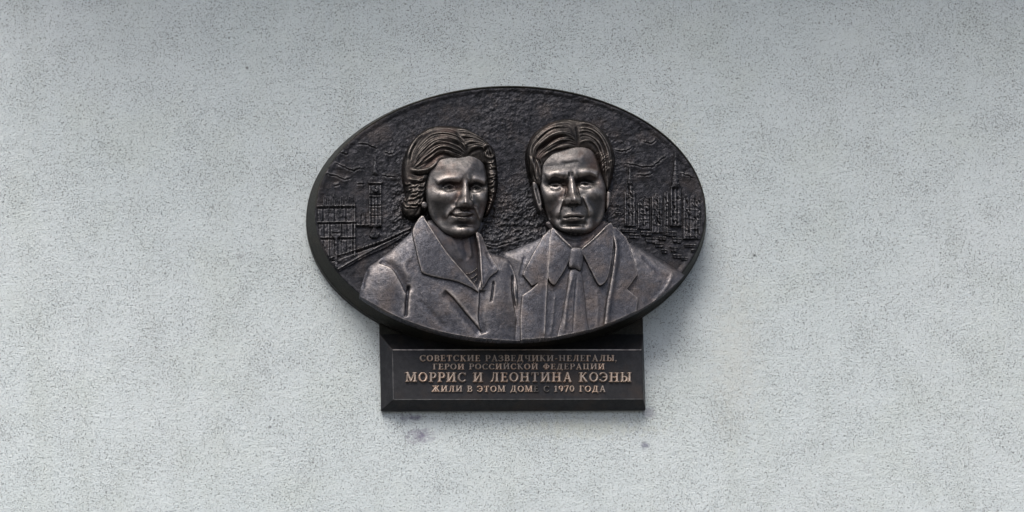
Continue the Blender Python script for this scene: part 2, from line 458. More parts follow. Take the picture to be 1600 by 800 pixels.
# ---- left: palace with bands and turrets, clock tower, street lamp, bridge
feats = []
for y in (321, 324.5, 346, 349, 370, 373): feats.append(([(491, y), (556, y - 1.0)], 0.8, 1.3 if y in (321, 346, 370) else -1.2))
for x in np.arange(496, 552, 9.0): feats.append(([(x, 326), (x, 344)], 0.9, -1.3)); feats.append(([(x + 2, 351), (x + 2, 368)], 0.9, -1.3)); feats.append(([(x + 1, 376), (x + 1, 396)], 0.9, -1.1))
for x in (511, 529, 547): feats.append(([(x + 3, 318), (x + 3, 398)], 0.9, 1.0))
feats.append(([(554.5, 318), (554.5, 398)], 0.9, 1.3))
low('palace', [(490, 319), (556.5, 318), (556.5, 398), (540, 408), (500, 402)], 1.6, feats, seed=5, label='long palace facade with turrets in low relief')
for k, (x, y) in enumerate([(507, 304), (513, 308), (521, 303), (527, 309), (534, 303), (541, 307), (546, 303), (552, 304)]):
    low('turret', [(x - 2, 321), (x - 2, y + 4), (x, y - 2), (x + 2, y + 4), (x + 2, 321)], 2.4, [([(x + .6, y + 5), (x + .6, 319)], 0.6, -1)], seed=20 + k)
feats = [([(577, y), (597, y)], 0.8, a) for y, a in ((285, 1.4), (288, -1.2), (303, -1.2), (306, 1.0), (320, -1.3), (323, 1.0), (336, -1.2), (350, 1))]
feats += [([(x, 307), (x, 350)], 0.7, -1.0) for x in (581, 586, 591)] + [([(578, 286), (578, 352)], .8, 1.0), ([(595, 286), (595, 352)], .8, 1.0)]
low('spire', [(582, 272), (584.2, 258), (585.2, 243), (587, 243), (588, 258), (590.5, 272)], 3.4, seed=7)
tw = low('clock_tower', [(577, 353), (577, 286), (575.5, 284), (575.5, 280), (579, 278), (581, 270), (583.6, 262), (585, 246), (587.2, 246), (588.6, 262), (591, 270), (594, 278), (598, 280), (598, 284), (596, 286), (596, 353)], 2.6, feats, seed=8, label='clock tower with pointed spire in low relief')
c = np.array([(586.5 + 5.6 * math.cos(a), 295 + 5.6 * math.sin(a)) for a in np.linspace(0, 2 * math.pi, 20, endpoint=False)])
low('clock_face', c, 3.6, [([(586.5, 295), (586.5, 291)], 0.6, -1.2), ([(586.5, 295), (589.5, 296.5)], 0.6, -1.2)], seed=9)
low('gallery', [(557, 352), (557, 333), (562, 330), (566, 335), (571, 331), (577, 334), (577, 352)], 1.5, [([(557, 350), (600, 350)], 0.8, 1.2), ([(565, 336), (565, 349)], 1, -1), ([(572, 336), (572, 349)], 1, -1)], seed=12)
low('boat', [(577, 366), (583, 356), (585, 349), (589, 358), (594, 364), (590, 370), (581, 370)], 1.8, seed=14)
low('bridge', [(506, 404), (560, 386), (600, 372), (640, 352), (646, 358), (606, 384), (570, 400), (528, 424), (516, 416)], 1.3,
    [([(508, 405), (560, 388), (600, 374), (642, 355)], 1.0, 1.8), ([(512, 409), (560, 392), (600, 378), (642, 359)], 0.9, -1.6),
     ([(522, 423), (560, 401), (590, 385), (640, 360)], 1.0, 1.5)] + [([(x, 404 - (x - 512) * .36), (x, 409 - (x - 512) * .36)], 0.7, -1.2) for x in range(516, 636, 6)], seed=15, label='bridge parapet running diagonally in low relief')
low('street_lamp', [(523.5, 424), (523.5, 372), (518, 368), (519, 360), (523, 357), (524, 350), (526, 350), (527, 357), (531, 360), (532, 368), (526.5, 372), (527, 424)], 3.4, [([(520, 364), (530, 364)], .8, -1.4)], seed=16)

low('spire', [(981, 286), (982.8, 272), (983.4, 260), (985.4, 260), (986, 272), (988, 286)], 3.6, [([(981, 280), (988, 280)], .6, 1)], seed=61)
low('spire', [(1050, 292), (1051.5, 276), (1053.6, 260), (1054.2, 238), (1056.4, 238), (1057.2, 260), (1060, 276), (1062, 292)], 4.2, [([(1050, y), (1062, y)], .7, 1.3) for y in (258, 266, 273, 280, 287)], seed=62)
# ---- right: skyscrapers
def tower(P, h, x0, x1, y0, y1, cols, rows, seed, label=None):
    f = [([(x, y0), (x, y1)], 0.75, -1.3) for x in np.linspace(x0, x1, max(cols - 1, 1) + 2)[1:-1] + np.random.default_rng(seed).uniform(-1, 1)]
    rt = np.random.default_rng(seed)
    f += [([(x0 + rt.uniform(0, 3), y + rt.uniform(-2, 2)), (x1 - rt.uniform(0, 4), y + rt.uniform(-2, 2))], 0.7, 0.6) for y in np.linspace(y0, y1, rows + 2)[1:-1]]
    f += [([(x0 + .6, y0), (x0 + .6, y1)], 0.8, 1.0), ([(x1 + .8, y0 - 2), (x1 + .8, y1)], 1.0, -2.6)]
    for q_ in range(int((x1 - x0) * (y1 - y0) / 60)):
        xx, yy = rt.uniform(x0, x1 - 2), rt.uniform(y0, y1 - 4); f.append(([(xx, yy), (xx + rt.uniform(0, 3), yy + rt.uniform(1, 5))], 0.9, rt.choice([-1.6, 1.2])))
    return low('skyscraper', P, h, f, seed=seed, label=label)
tower([(976, 352), (976, 301), (979, 299), (979, 288), (981, 285), (981.5, 279), (982.8, 277), (983.2, 263), (985.2, 263), (985.4, 277), (987, 279), (988, 285), (990, 288), (990, 297), (994.5, 300), (994.5, 352)], 2.4, 977, 994, 290, 350, 3, 3, 31, 'stepped skyscraper with a mast in low relief')
tower([(997, 356), (997, 317), (1000, 315), (1000, 310), (1006, 308), (1008, 303), (1012, 306), (1017, 306), (1017, 356)], 1.6, 998, 1016, 312, 354, 2, 5, 32)
tower([(1019, 362), (1019, 306), (1024, 304), (1024, 300), (1033, 302), (1036, 305), (1036, 362)], 2.0, 1020, 1036, 308, 360, 2, 5, 33)
tower([(1039, 366), (1039, 300), (1044, 297), (1046, 300), (1046, 366)], 1.6, 1039, 1046, 300, 362, 1, 2, 36)
tower([(1048, 352), (1048, 292), (1050, 288), (1050.5, 277), (1053, 262), (1054.2, 240), (1056.2, 240), (1057.5, 262), (1061, 277), (1061.5, 288), (1066, 292), (1066, 352)], 2.8, 1049, 1065, 292, 350, 3, 2, 34, 'tall skyscraper with a needle spire in low relief')
tower([(1068, 372), (1068, 307), (1070, 303), (1092, 304), (1097, 308), (1097, 340), (1094, 372)], 2.0, 1070, 1096, 310, 372, 3, 3, 35, 'broad flat-topped building at the right edge in low relief')
low('rooftop', [(966, 334), (974, 334), (974, 326), (1000, 327)], 0.9, seed=37)
for k, (x, y, a, b) in enumerate([(972, 356, 24, 6), (984, 364, 16, 7), (1002, 360, 18, 7), (1010, 370, 20, 8), (1024, 378, 14, 7), (1042, 360, 16, 8), (1030, 368, 12, 6), (1052, 370, 14, 8), (1070, 366, 16, 6), (1048, 384, 12, 8), (1070, 380, 18, 5), (1080, 388, 12, 5), (1052, 396, 14, 6), (962, 330, 9, 5), (964, 318, 5, 8), (1034, 388, 10, 6), (1064, 400, 12, 5)]):
    low('rooftop', [(x, y), (x + a, y + 1), (x + a - 1, y + b), (x + 1, y + b - 1)], 1.5, [([(x, y + 1), (x + a, y + 1.6)], .7, 1.2), ([(x + a * .5, y), (x + a * .5, y + b)], .7, -1)], seed=40 + k)

# ------------------------------------------------------------------ figures
def mottled(h, seed): return h + 0.22 * fbm(5, seed, 3) + 0.5 * fbm(34, seed + 5, 2)
fig_sd = ES(-4.6)

def fprof(s, wd, p=2.4):
    t = np.clip(s / wd, 0, 1); return 1 - (1 - t) ** p


def layer(name, pts, hfun, mat, parent, smooth=True, n=6, edge=0.9, cut=True, label=None, wear=1.0, m=4.0, broad=0.0, inset=0.0, roll=0.0):
    P = catmull(pts, n, True) if smooth else np.array(pts, float)
    s = sdf_poly(P, m) - inset
    Hh = hfun(s)
    if cut: s = np.minimum(s, fig_sd)
    return relief(name, s, Hh, mat, parent, edge=edge, label=label, wear_highlight_gain=wear, broad=broad, roll=roll)

man_pts = [(786, 400), (805, 389), (828, 379), (847, 370), (858, 358), (868, 345), (905, 350), (945, 345), (960, 360), (980, 377), (1005, 390), (1030, 404), (1050, 416), (1069, 429), (1080, 445), (1075, 520), (1075, 640), (800, 640), (795, 450)]
woman_pts = [(562, 462), (568, 436), (576, 418), (590, 408), (612, 391), (632, 373), (645, 360), (658, 345), (690, 350), (735, 350), (750, 368), (762, 392), (780, 400), (795, 406), (803, 420), (810, 442), (813, 465), (811.5, 500), (811, 530), (811, 640), (570, 640), (562, 520)]
BM = 7.0 * fprof(sdf_poly(catmull(man_pts, 6, True)), 50, 2.0); BW = 7.0 * fprof(sdf_poly(catmull(woman_pts, 6, True)), 50, 2.0)
NM = sstep(0, 7, sdf_poly(np.array([(850, 335), (952, 335), (952, 362), (925, 385), (900, 402), (872, 385), (858, 362)], float), 8))
NW = sstep(0, 7, sdf_poly(np.array([(664, 335), (755, 335), (752, 375), (752, 440), (746, 458), (716, 424), (690, 392), (668, 358)], float), 8))
# ---- man body (behind the woman's shoulder)
def man_body(s):
    H = mottled(4.5 + 4.0 * (1 - np.exp(-np.clip(s, 0, 99) / 6)) + BM - 6 * NM, 101)
    bump(H, 1012, 425, 38, 26, 2.0, 25)
    stroke(H, [(980, 378), (985, 400), (992, 432)], 2, -1.0)
    stroke(H, [(1050, 425), (1040, 450), (1015, 480)], 3, 0.8); stroke(H, [(820, 400), (812, 430), (818, 440)], 2.5, -1.0)
    stroke(H, [(1000, 400), (1030, 430), (1050, 436)], 4, -0.8)
    return H
man = layer('man_figure', man_pts, man_body, M_CLOTH, plaque, broad=0.35, label='bust of a man in suit and tie in raised relief')
# shirt front
def shirt(s):
    H = mottled(8.8 + 0.8 * dome(s, 4) + BM, 131)
    stroke(H, [(866, 460), (862, 500), (858, 530)], 2.5, 0.7); stroke(H, [(930, 455), (932, 490), (930, 520)], 3, 0.6)
    return H
layer('shirt_front', [(860, 372), (905, 400), (948, 372), (953, 435), (946, 472), (941, 516), (938, 540), (848, 540), (850, 480), (854, 440)], shirt, M_CLOTH, man)
# neck
def mneck(s):
    H = 5.5 + 4.5 * dome(s, 26) + 0.6 * BM
    stroke(H, [(872, 372), (884, 386), (893, 394)], 3, 1.5); stroke(H, [(930, 368), (915, 384), (904, 393)], 3, 1.5)
    bump(H, 900, 386, 6, 8, 1.2)
    stroke(H, [(880, 376), (900, 380), (922, 374)], 2, -0.8)
    return H
layer('neck', [(858, 345), (945, 345), (944, 362), (925, 382), (903, 396), (893, 396), (878, 382), (862, 362)], mneck, M_NECK_SHADED, man)
def tie(s):
    H = mottled(10.8 + 3.0 * dome(s, 9) + BM, 151)
    stroke(H, [(893, 430), (884, 470), (878, 525)], 3, 1.3, side=0); stroke(H, [(899, 432), (896, 470), (893, 525)], 1.4, -0.9)
    return H
layer('tie', [(889, 426), (905, 426), (911, 460), (914, 490), (916, 540), (870, 540), (876, 500), (883, 460)], tie, M_CLOTH, man, label='long tie with a soft vertical fold')
layer('tie_knot', [(889.5, 393), (906, 393), (909, 408), (905, 427), (896, 424), (887, 422), (887, 408)], lambda s: 13.8 + 3.8 * dome(s, 8) + BM, M_CLOTH, man)
def mcollar(s):
    H = mottled(14.2 + 1.4 * dome(s, 1.3) + 0.8 * dome(s, 14) + BM, 141)
    return H
def cl_l(s):
    H = mcollar(s); stroke(H, [(864, 364), (878, 380), (893, 394)], 1.8, 1.6); return H
def cl_r(s):
    H = mcollar(s); stroke(H, [(946, 358), (925, 378), (904, 396)], 1.8, 1.6); return H
layer('shirt_collar', [(859, 362), (866, 362), (879, 378), (893, 394), (888, 410), (880, 427), (871, 441), (864, 450), (856, 444), (853, 430), (855, 400)], cl_l, M_CLOTH, man, n=3)
layer('shirt_collar', [(904, 396), (924, 378), (945, 356), (955, 352), (957, 375), (953, 410), (947, 440), (936, 451), (929, 444), (919, 424), (910, 406)], cl_r, M_CLOTH, man, n=3)
# lapels
def lap(s, seed=161):
    return mottled(12.4 + 1.6 * dome(s, 1.3) + 0.8 * dome(s, 16) + BM, seed)
def lap_r(s):
    H = lap(s, 171); stroke(H, [(957, 372), (960, 395), (955, 440), (948, 480), (943, 520)], 4.5, 2.6, 0.05); return H
def lap_l(s):
    H = lap(s, 181); stroke(H, [(858, 372), (856, 410), (852, 470), (849, 530)], 2.6, 1.4, 0.05); return H
layer('lapel', [(859, 360), (860, 375), (856, 410), (852, 472), (849, 545), (812, 545), (811, 500), (814, 465), (828, 456), (838, 447), (829, 451), (815, 433), (817, 427), (832, 398), (847, 371)], lap_l, M_CLOTH, man, smooth=False)
layer('lapel', [(954, 356), (962, 358), (978, 374), (983, 388), (988, 410), (994, 434), (978, 456), (995, 470), (991, 497), (988, 545), (938, 545), (941, 515), (946, 472), (953, 435), (959, 392)], lap_r, M_CLOTH, man, smooth=False)

# ---- woman body
def woman_body(s):
    H = mottled(8.0 + 4.5 * (1 - np.exp(-np.clip(s, 0, 99) / 6)) + BW - 8 * NW, 201)
    bump(H, 690, 470, 38, 34, 2.6); bump(H, 783, 470, 18, 36, 2.4); bump(H, 600, 450, 18, 36, 2.0, 15)
    stroke(H, [(590, 410), (612, 422), (626, 444), (635, 464)], 1.7, -4.6, 0.1, side=-1)
    stroke(H, [(638, 448), (635, 470), (633, 500)], 2.4, -5.0, 0.1)
    stroke(H, [(692, 457), (706, 470), (722, 489), (753, 525)], 1.6, -4.6, 0.1, side=1)
    stroke(H, [(749, 456), (748, 480), (747, 500), (752, 526)], 1.4, -4.0, 0.05, side=-1)
    stroke(H, [(770, 442), (768, 460), (765, 478)], 1.6, -3.2)
    stroke(H, [(800, 430), (800, 460), (808, 500)], 2.0, -4.6); stroke(H, [(795, 412), (803, 430), (808, 460)], 1.8, 1.5)
    stroke(H, [(575, 420), (569, 440), (567, 455)], 3, -1.5); stroke(H, [(650, 470), (680, 500), (700, 520)], 4, -0.8)
    stroke(H, [(645, 400), (630, 420), (640, 440)], 4, 0.8)
    return H
woman = layer('woman_figure', woman_pts, woman_body, M_CLOTH, plaque, broad=0.35, label='bust of a woman in an open-collared jacket in raised relief')
def wneck(s):
    H = 6.5 + 4.0 * dome(s, 24) + 0.6 * BW
    stroke(H, [(728, 360), (733, 385), (736, 408)], 3, 1.3); stroke(H, [(700, 366), (712, 388), (722, 412)], 4, 0.9)
    stroke(H, [(722, 372), (727, 395), (729, 410)], 3, -0.8)
    return H
layer('neck', [(668, 345), (750, 345), (747, 375), (749, 410), (750, 450), (747, 458), (738, 452), (716, 424), (690, 392)], wneck, M_NECK_SHADED, woman)
def wcol(s): return mottled(15.2 + 1.6 * dome(s, 1.3) + 1.2 * dome(s, 14) + BW, 221)
def wcl(s):
    H = wcol(s); stroke(H, [(661, 345), (672, 362), (697, 400), (716, 423), (744, 456)], 1.8, 1.4, 0.05); return H
def wcr(s):
    H = wcol(s); stroke(H, [(746, 372), (749, 400), (751, 452)], 1.8, 1.2, 0.05); stroke(H, [(758, 396), (764, 410), (770, 424)], 3, -1.0); return H
layer('jacket_collar', [(658, 340), (666, 350), (675, 366), (697, 401), (716, 423), (746, 460), (735, 455), (712, 445), (687, 440), (661, 433), (655, 423), (647, 388), (644, 362)], wcl, M_CLOTH, woman, n=3)
layer('jacket_collar', [(742, 368), (751, 370), (760, 392), (768, 408), (777.5, 426), (764, 438), (752, 456), (749, 430), (747, 395)], wcr, M_CLOTH, woman, n=3)
# necklace: three strands of beads
def beads(pts, nb, r, z, parent):
    P = catmull(pts, 12); L = np.concatenate([[0], np.cumsum(np.hypot(*(P[1:] - P[:-1]).T))])
    vs, fs = [], []
    for k in range(nb):
        t = L[-1] * (k + .5) / nb; x = np.interp(t, L, P[:, 0]); y = np.interp(t, L, P[:, 1])
        c = W(x, y, ZF + z); R = r * S; b0 = len(vs)
        for a in range(5):
            th = math.pi * a / 4
            for b in range(8):
                ph = 2 * math.pi * b / 8
                vs.append((c[0] + R * math.sin(th) * math.cos(ph), c[1] - R * math.cos(th), c[2] + R * math.sin(th) * math.sin(ph)))
        for a in range(4):
            for b in range(8): fs.append((b0 + a * 8 + b, b0 + a * 8 + (b + 1) % 8, b0 + a * 8 + 8 + (b + 1) % 8, b0 + a * 8 + 8 + b))
    o = link(bpy.data.objects.new('necklace', np_mesh('necklace', np.array(vs), np.array(fs), M_SKIN, True, {'wear': np.ones(len(vs)) * .5})), parent)
    return o
beads([(716, 421), (724, 427), (735, 427), (746, 419)], 13, 1.25, 15.6, woman)
beads([(721, 431), (729, 436), (739, 434), (746, 428)], 11, 1.25, 15.6, woman)
beads([(727, 440), (734, 444), (741, 441), (746, 435)], 8, 1.2, 15.6, woman)

# ---- heads
class Head:
    """features given in units of the enlarged view used for measuring (3.81 per photo px)"""
    def __init__(s, ox, oy, dx, dy): s.ox, s.oy, s.dx, s.dy = ox, oy, dx, dy
    dv = ((0, 0), (1, 0))
    def p(s, u, v): return (s.ox + u / 3.81 + s.dx, s.oy + (v + np.interp(v, *s.dv)) / 3.81 + s.dy)
    def P(s, pts): return [s.p(*q) for q in pts]
    def bump(s, H, u, v, su, sv, a, rot=0, power=2): bump(H, *s.p(u, v), su / 3.81, sv / 3.81, a, rot, power)
    def stroke(s, H, pts, wd, a, taper=0.15, **k):
        if 'w1' in k: k['w1'] /= 3.81
        stroke(H, s.P(pts), wd / 3.81, a, taper, **k)
    def strands(s, H, A, B, F, amp, seed=0, T=2.2):
        """irregular merging locks: noise stretched along the flow between two guide curves"""
        A = catmull(A, 6); B = catmull(B, 6)
        def res(P, m):
            L = np.concatenate([[0], np.cumsum(np.hypot(*(P[1:] - P[:-1]).T))]); t = np.linspace(0, L[-1], m)
            return np.stack([np.interp(t, L, P[:, 0]), np.interp(t, L, P[:, 1])], 1)
        n1, n2 = 700, 420
        A, B = res(A, n1), res(B, n1)
        f = np.linspace(0, 1, n2)[None, :, None]
        Q = A[:, None, :] * (1 - f) + B[:, None, :] * f
        px, py = s.ox + Q[..., 0] / 3.81 + s.dx, s.oy + (Q[..., 1] + np.interp(Q[..., 1], *s.dv)) / 3.81 + s.dy
        T_, F_ = np.meshgrid(np.linspace(0, 1, n1), np.linspace(0, 1, n2), indexing='ij')
        X, Y = F_ * F + 0.35 * np.sin(T_ * 7 + seed), T_ * T
        v = 0.9 * vnoise(1, 900 + seed, X, Y) + 0.55 * vnoise(1, 910 + seed, X * 2.1 + 5, Y * 1.5 + 3) + 0.3 * vnoise(1, 920 + seed, X * 4.3, Y * 2)
        v = v * sstep(0, .07, F_) * sstep(0, .07, 1 - F_) * sstep(0, .10, T_) * sstep(0, .10, 1 - T_)
        i = np.clip(((px - X0) / STEP).round().astype(int), 0, nx - 1); j = np.clip(((py - Y0) / STEP).round().astype(int), 0, ny - 1)
        acc = np.zeros(H.size); cnt = np.zeros(H.size); k = (j * nx + i).ravel()
        np.add.at(acc, k, v.ravel()); np.add.at(cnt, k, 1)
        H += amp * (acc / np.maximum(cnt, 1)).reshape(H.shape)
    def bundle(s, H, A, B, n, wd, amp, jit=4, seed=0, taper=0.1):
        r = np.random.default_rng(seed)
        A = catmull(A, 6); B = catmull(B, 6)
        def res(P, m=14):
            L = np.concatenate([[0], np.cumsum(np.hypot(*(P[1:] - P[:-1]).T))]); t = np.linspace(0, L[-1], m)
            return np.stack([np.interp(t, L, P[:, 0]), np.interp(t, L, P[:, 1])], 1)
        A, B = res(A), res(B)
        for k in range(n):
            f = (k + 0.5) / n + r.uniform(-.25, .25) / n
            Q = A * (1 - f) + B * f
            ph = r.uniform(0, 6.28); wob = jit * np.sin(np.linspace(0, 4, 14) + ph)[:, None]
            nrm = (B - A) / (np.linalg.norm(B - A, axis=1, keepdims=True) + 1e-6)
            Q = Q + nrm * wob
            i0 = r.integers(0, 3); i1 = 14 - r.integers(0, 4)
            w_ = wd * r.uniform(.7, 1.3); a_ = amp * r.uniform(.6, 1.3)
            s.stroke(H, [tuple(q) for q in Q[i0:i1]], w_, a_, taper, smooth=False)
            off = nrm[i0:i1] * w_ * 1.25
            s.stroke(H, [tuple(q) for q in (Q[i0:i1] + off)], w_ * 0.55, -a_ * 0.7, taper, smooth=False)

def nose(h, H, ridge, w0, w1, a0, a1, ybase, soft=10):
    """wedge that grows towards the tip and is cut off sharply underneath"""
    P = np.array(h.P(ridge)); wd0, wd1 = w0 / 3.81, w1 / 3.81
    sl = box(P, wd1 * 3.5); X, Y = GX[sl], GY[sl]
    y0, y1 = P[0, 1], P[-1, 1]
    t = np.clip((Y - y0) / (y1 - y0), 0, 1.25)
    xr = np.interp(Y, P[:, 1], P[:, 0])
    ww = wd0 + (wd1 - wd0) * t
    a = a0 + (a1 - a0) * t ** 1.7
    yb = h.p(0, ybase)[1]
    cutv = 1 - sstep(yb - soft / 3.81 * .6, yb + soft / 3.81 * .4, Y)
    up = sstep(y0 - 2, y0 + 12, Y)
    H[sl] += a * np.exp(-np.abs((X - xr) / ww) ** 1.9) * cutv * up

# woman's head
def soften(H, sig=1.0): return blur(H, sig)

hw = Head(620, 180, -1.8, 6.4); hw.dv = ((430, 540, 600, 720), (0, 6, 9, 0))
def wface(s):
    H = 17.0 + 2.0 * fprof(s, 5) + 7.5 * fprof(s, 46, 1.7); Hb0 = H.copy()
    b, k = (lambda *a, **q: hw.bump(H, *a, **q)), (lambda *a, **q: hw.stroke(H, *a, **q))
    b(385, 320, 90, 50, 1.8); b(395, 440, 60, 200, 1.6)
    # brows: ridge with a sharp lower edge, sockets under them
    k([(385, 404), (350, 391), (305, 386), (265, 394), (238, 410)], 6, 2.2, 0.12, side=1)
    k([(424, 404), (455, 392), (490, 389), (532, 404)], 6, 2.0, 0.12, side=-1)
    b(316, 421, 54, 23, -7.2, power=2.8); b(478, 421, 46, 23, -7.6, power=2.8)
    b(374, 415, 17, 26, -3.0); b(440, 420, 12, 34, -5.2); k([(434, 395), (433, 440), (437, 480), (446, 515)], 6, -3.4, 0.2)
    for cx, w_ in ((314, 40), (476, 37)):
        b(cx, 428, w_ * .8, 13, 2.7)
        k([(cx - w_, 430), (cx - 18, 414), (cx + 8, 410), (cx + w_, 426)], 4.0, 1.8, 0.12)
        k([(cx - w_, 418), (cx - 20, 404), (cx + 8, 400), (cx + w_, 414)], 6, -2.6, 0.12)
        k([(cx - w_ + 3, 432), (cx - 5, 443), (cx + w_ - 3, 431)], 4.0, 0.7, 0.12)
        k([(cx - w_ + 3, 446), (cx - 5, 456), (cx + w_ - 3, 442)], 6.0, -0.9, 0.15)
        k([(cx - w_ + 6, 427), (cx - 10, 420), (cx + 10, 417), (cx + w_ - 6, 425)], 3.0, -1.9, 0.1)
        b(cx + 5, 426, 10, 9.5, -2.1, power=4)
    nose(hw, H, [(411, 385), (410, 430), (406, 480), (403, 520)], 18, 32, 1.6, 12.0, 551)
    b(403, 516, 24, 21, 2.6); b(368, 528, 13, 16, 4.2); b(438, 530, 11, 15, 4.0)
    b(386, 551, 10, 6, -3.0); b(424, 552, 9, 6, -3.0); b(360, 505, 10, 18, -1.6)
    b(276, 480, 58, 34, 5.2, rot=15); b(502, 480, 26, 38, 3.6)
    b(262, 590, 34, 60, -5.0, rot=-20); b(488, 600, 18, 60, -2.2, rot=8)
    k([(352, 535), (334, 556), (308, 578), (288, 604)], 5, 2.4, 0.3, side=1)
    k([(452, 530), (472, 556), (488, 586), (498, 620)], 5, 2.2, 0.25, side=-1)
    b(392, 592, 60, 40, 3.4)
    k([(399, 558), (398, 574)], 6, -1.2)
    k([(334, 584), (362, 581), (388, 577), (397, 580), (410, 577), (448, 578)], 6.5, 1.5, 0.2)
    k([(312, 572), (338, 588), (375, 600), (412, 600), (462, 578)], 4.8, -3.6, 0.12)
    k([(346, 605), (372, 613), (402, 616), (434, 607)], 10, 4.4, 0.25)
    b(397, 642, 46, 13, -3.6); b(402, 688, 50, 25, 5.4); b(310, 650, 30, 30, 0.8)
    b(318, 584, 8, 8, -1.2); b(458, 590, 7, 8, -1.2)
    H = Hb0 + 1.3 * (H - Hb0)
    return soften(H, 0.9) + 0.15 * fbm(5, 301, 2) + 0.25 * fbm(16, 307, 2)
wf = hw.P([(232, 240), (290, 215), (380, 220), (460, 215), (510, 250), (535, 330), (545, 420), (545, 470), (538, 510), (520, 575), (504, 625), (482, 674), (446, 708), (398, 720), (342, 712), (294, 688), (256, 650), (222, 606), (194, 558), (180, 500), (172, 440), (180, 380), (195, 310)])
def whair(s):
    H = 16.0 + 6.0 * dome(s, 13)
    h = hw
    h.bump(H, 310, 170, 120, 60, 4.5, rot=-5); h.bump(H, 480, 170, 60, 50, 3.0); h.bump(H, 130, 300, 60, 60, 2.8)
    h.bump(H, 120, 430, 60, 30, 2.2); h.bump(H, 105, 530, 50, 30, 0.6); h.bump(H, 572, 330, 34, 40, 1.8); h.bump(H, 575, 450, 30, 40, 1.6)
    h.stroke(H, [(340, 85), (362, 120), (385, 165), (408, 225)], 7, -1.6, 0.3)
    # broad locks, then fine strands
    h.bundle(H, [(425, 205), (385, 140), (300, 105), (200, 125), (130, 200), (100, 290)], [(405, 250), (345, 232), (280, 215), (235, 235), (190, 275), (110, 320)], 5, 15, 2.8, 8, 1, taper=.3)
    h.strands(H, [(425, 200), (385, 135), (300, 100), (200, 112), (120, 200), (95, 290)], [(405, 258), (345, 240), (280, 226), (245, 238), (200, 278), (100, 324)], 20, 1.7, 21)
    h.bundle(H, [(345, 58), (270, 52), (180, 85), (95, 160), (58, 240), (48, 330)], [(400, 185), (370, 130), (290, 95), (190, 110), (110, 200), (85, 290)], 4, 14, 0.6, 4, 2, taper=.3)
    h.strands(H, [(345, 58), (270, 52), (180, 85), (95, 160), (58, 240), (48, 330)], [(400, 185), (370, 130), (290, 95), (190, 110), (110, 200), (85, 290)], 12, 0.7, 22)
    h.stroke(H, [(64, 270), (76, 205), (112, 145), (165, 95)], 7, 2.6, 0.25); h.stroke(H, [(80, 275), (90, 215), (124, 155)], 5, -2.0, 0.25)
    h.bundle(H, [(355, 66), (430, 85), (505, 130), (560, 185), (590, 260)], [(410, 235), (435, 210), (475, 198), (508, 200), (525, 250)], 4, 14, 2.6, 8, 3, taper=.3)
    h.strands(H, [(355, 66), (430, 85), (505, 130), (560, 185), (590, 260)], [(410, 235), (435, 210), (475, 198), (508, 200), (525, 250)], 15, 1.7, 23)
    h.stroke(H, [(510, 222), (520, 190), (552, 178), (580, 200), (582, 232), (560, 250), (532, 240), (530, 216), (552, 208)], 6.5, 2.6, 0.15)
    h.bump(H, 530, 205, 10, 10, -1.8); h.bump(H, 560, 228, 9, 8, -2.2)
    h.stroke(H, [(72, 318), (130, 332), (200, 314), (258, 262)], 9, 3.4, 0.25); h.stroke(H, [(80, 343), (140, 354), (210, 334), (248, 285)], 5, -2.6, 0.25)
    h.stroke(H, [(60, 372), (120, 384), (190, 360)], 9, 2.4, 0.25); h.stroke(H, [(64, 396), (120, 406), (180, 386)], 4, -2.2, 0.25)
    r = np.random.default_rng(5)
    def curls(x0, x1, ya, yb, n_, sl, seed):
        r = np.random.default_rng(seed)
        for q in range(n_):
            y = ya + (yb - ya) * (q + r.uniform(-.25, .25)) / n_
            a0 = x0 + r.uniform(-6, 14); a1 = x1 + r.uniform(-14, 4); m_ = (a0 + a1) / 2; dp = r.uniform(8, 18)
            wd = r.uniform(4.5, 8.0); am = r.uniform(1.2, 2.6); t_ = sl * r.uniform(.5, 1.5)
            P_ = [(a0, y - t_), (m_ - 12, y + dp), (m_ + 14, y + dp * .8), (a1, y + t_)]
            h.stroke(H, P_, wd, am, 0.3)
            h.stroke(H, [(u, v + wd * 1.3) for u, v in P_], wd * .55, -am * .9, 0.3)
    curls(62, 150, 405, 580, 7, -12, 51); curls(40, 100, 395, 550, 4, 16, 52); curls(105, 176, 380, 520, 5, -22, 53)
    curls(530, 596, 272, 560, 8, -14, 54); curls(545, 604, 290, 520, 6, 14, 55)
    h.stroke(H, [(66, 400), (86, 440), (58, 490), (64, 540)], 8, -2.4, 0.3); h.stroke(H, [(150, 505), (120, 560), (80, 590)], 7, -1.8, .3)
    vv = (GY - 180 - 6.4) * 3.81
    H = H - 5.0 * sstep(440, 590, vv) - 3.0 * sstep(7, 0, s)
    return soften(H, 0.6) + 0.2 * fbm(4, 333, 2)
whp = [(190, 58), (250, 46), (330, 47), (400, 58), (470, 92), (535, 138), (582, 185), (598, 245), (604, 300), (610, 370), (606, 430), (588, 500), (566, 548), (545, 572), (524, 568),
       (532, 530), (545, 480), (540, 420), (532, 360), (522, 300), (512, 300), (478, 284), (432, 272), (386, 292), (330, 288), (290, 284), (264, 296), (240, 326), (212, 345), (195, 395), (183, 440), (180, 500), (170, 520), (160, 560),
       (138, 582), (105, 594), (66, 584), (34, 552), (34, 505), (52, 455), (50, 420), (36, 370), (32, 300), (42, 235), (70, 170), (120, 105)]
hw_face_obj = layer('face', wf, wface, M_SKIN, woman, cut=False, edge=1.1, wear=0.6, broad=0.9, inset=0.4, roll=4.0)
layer('ear', hw.P([(150, 512), (165, 505), (180, 512), (182, 532), (168, 540), (152, 532)]), lambda s: 20 + 2.5 * dome(s, 3), M_SKIN, woman, cut=False)
layer('hair', hw.P(whp), whair, M_HAIR, woman, cut=False, edge=1.4, n=4, broad=0.08, inset=1.2, roll=7.0, label='waved hair swept back in curls')

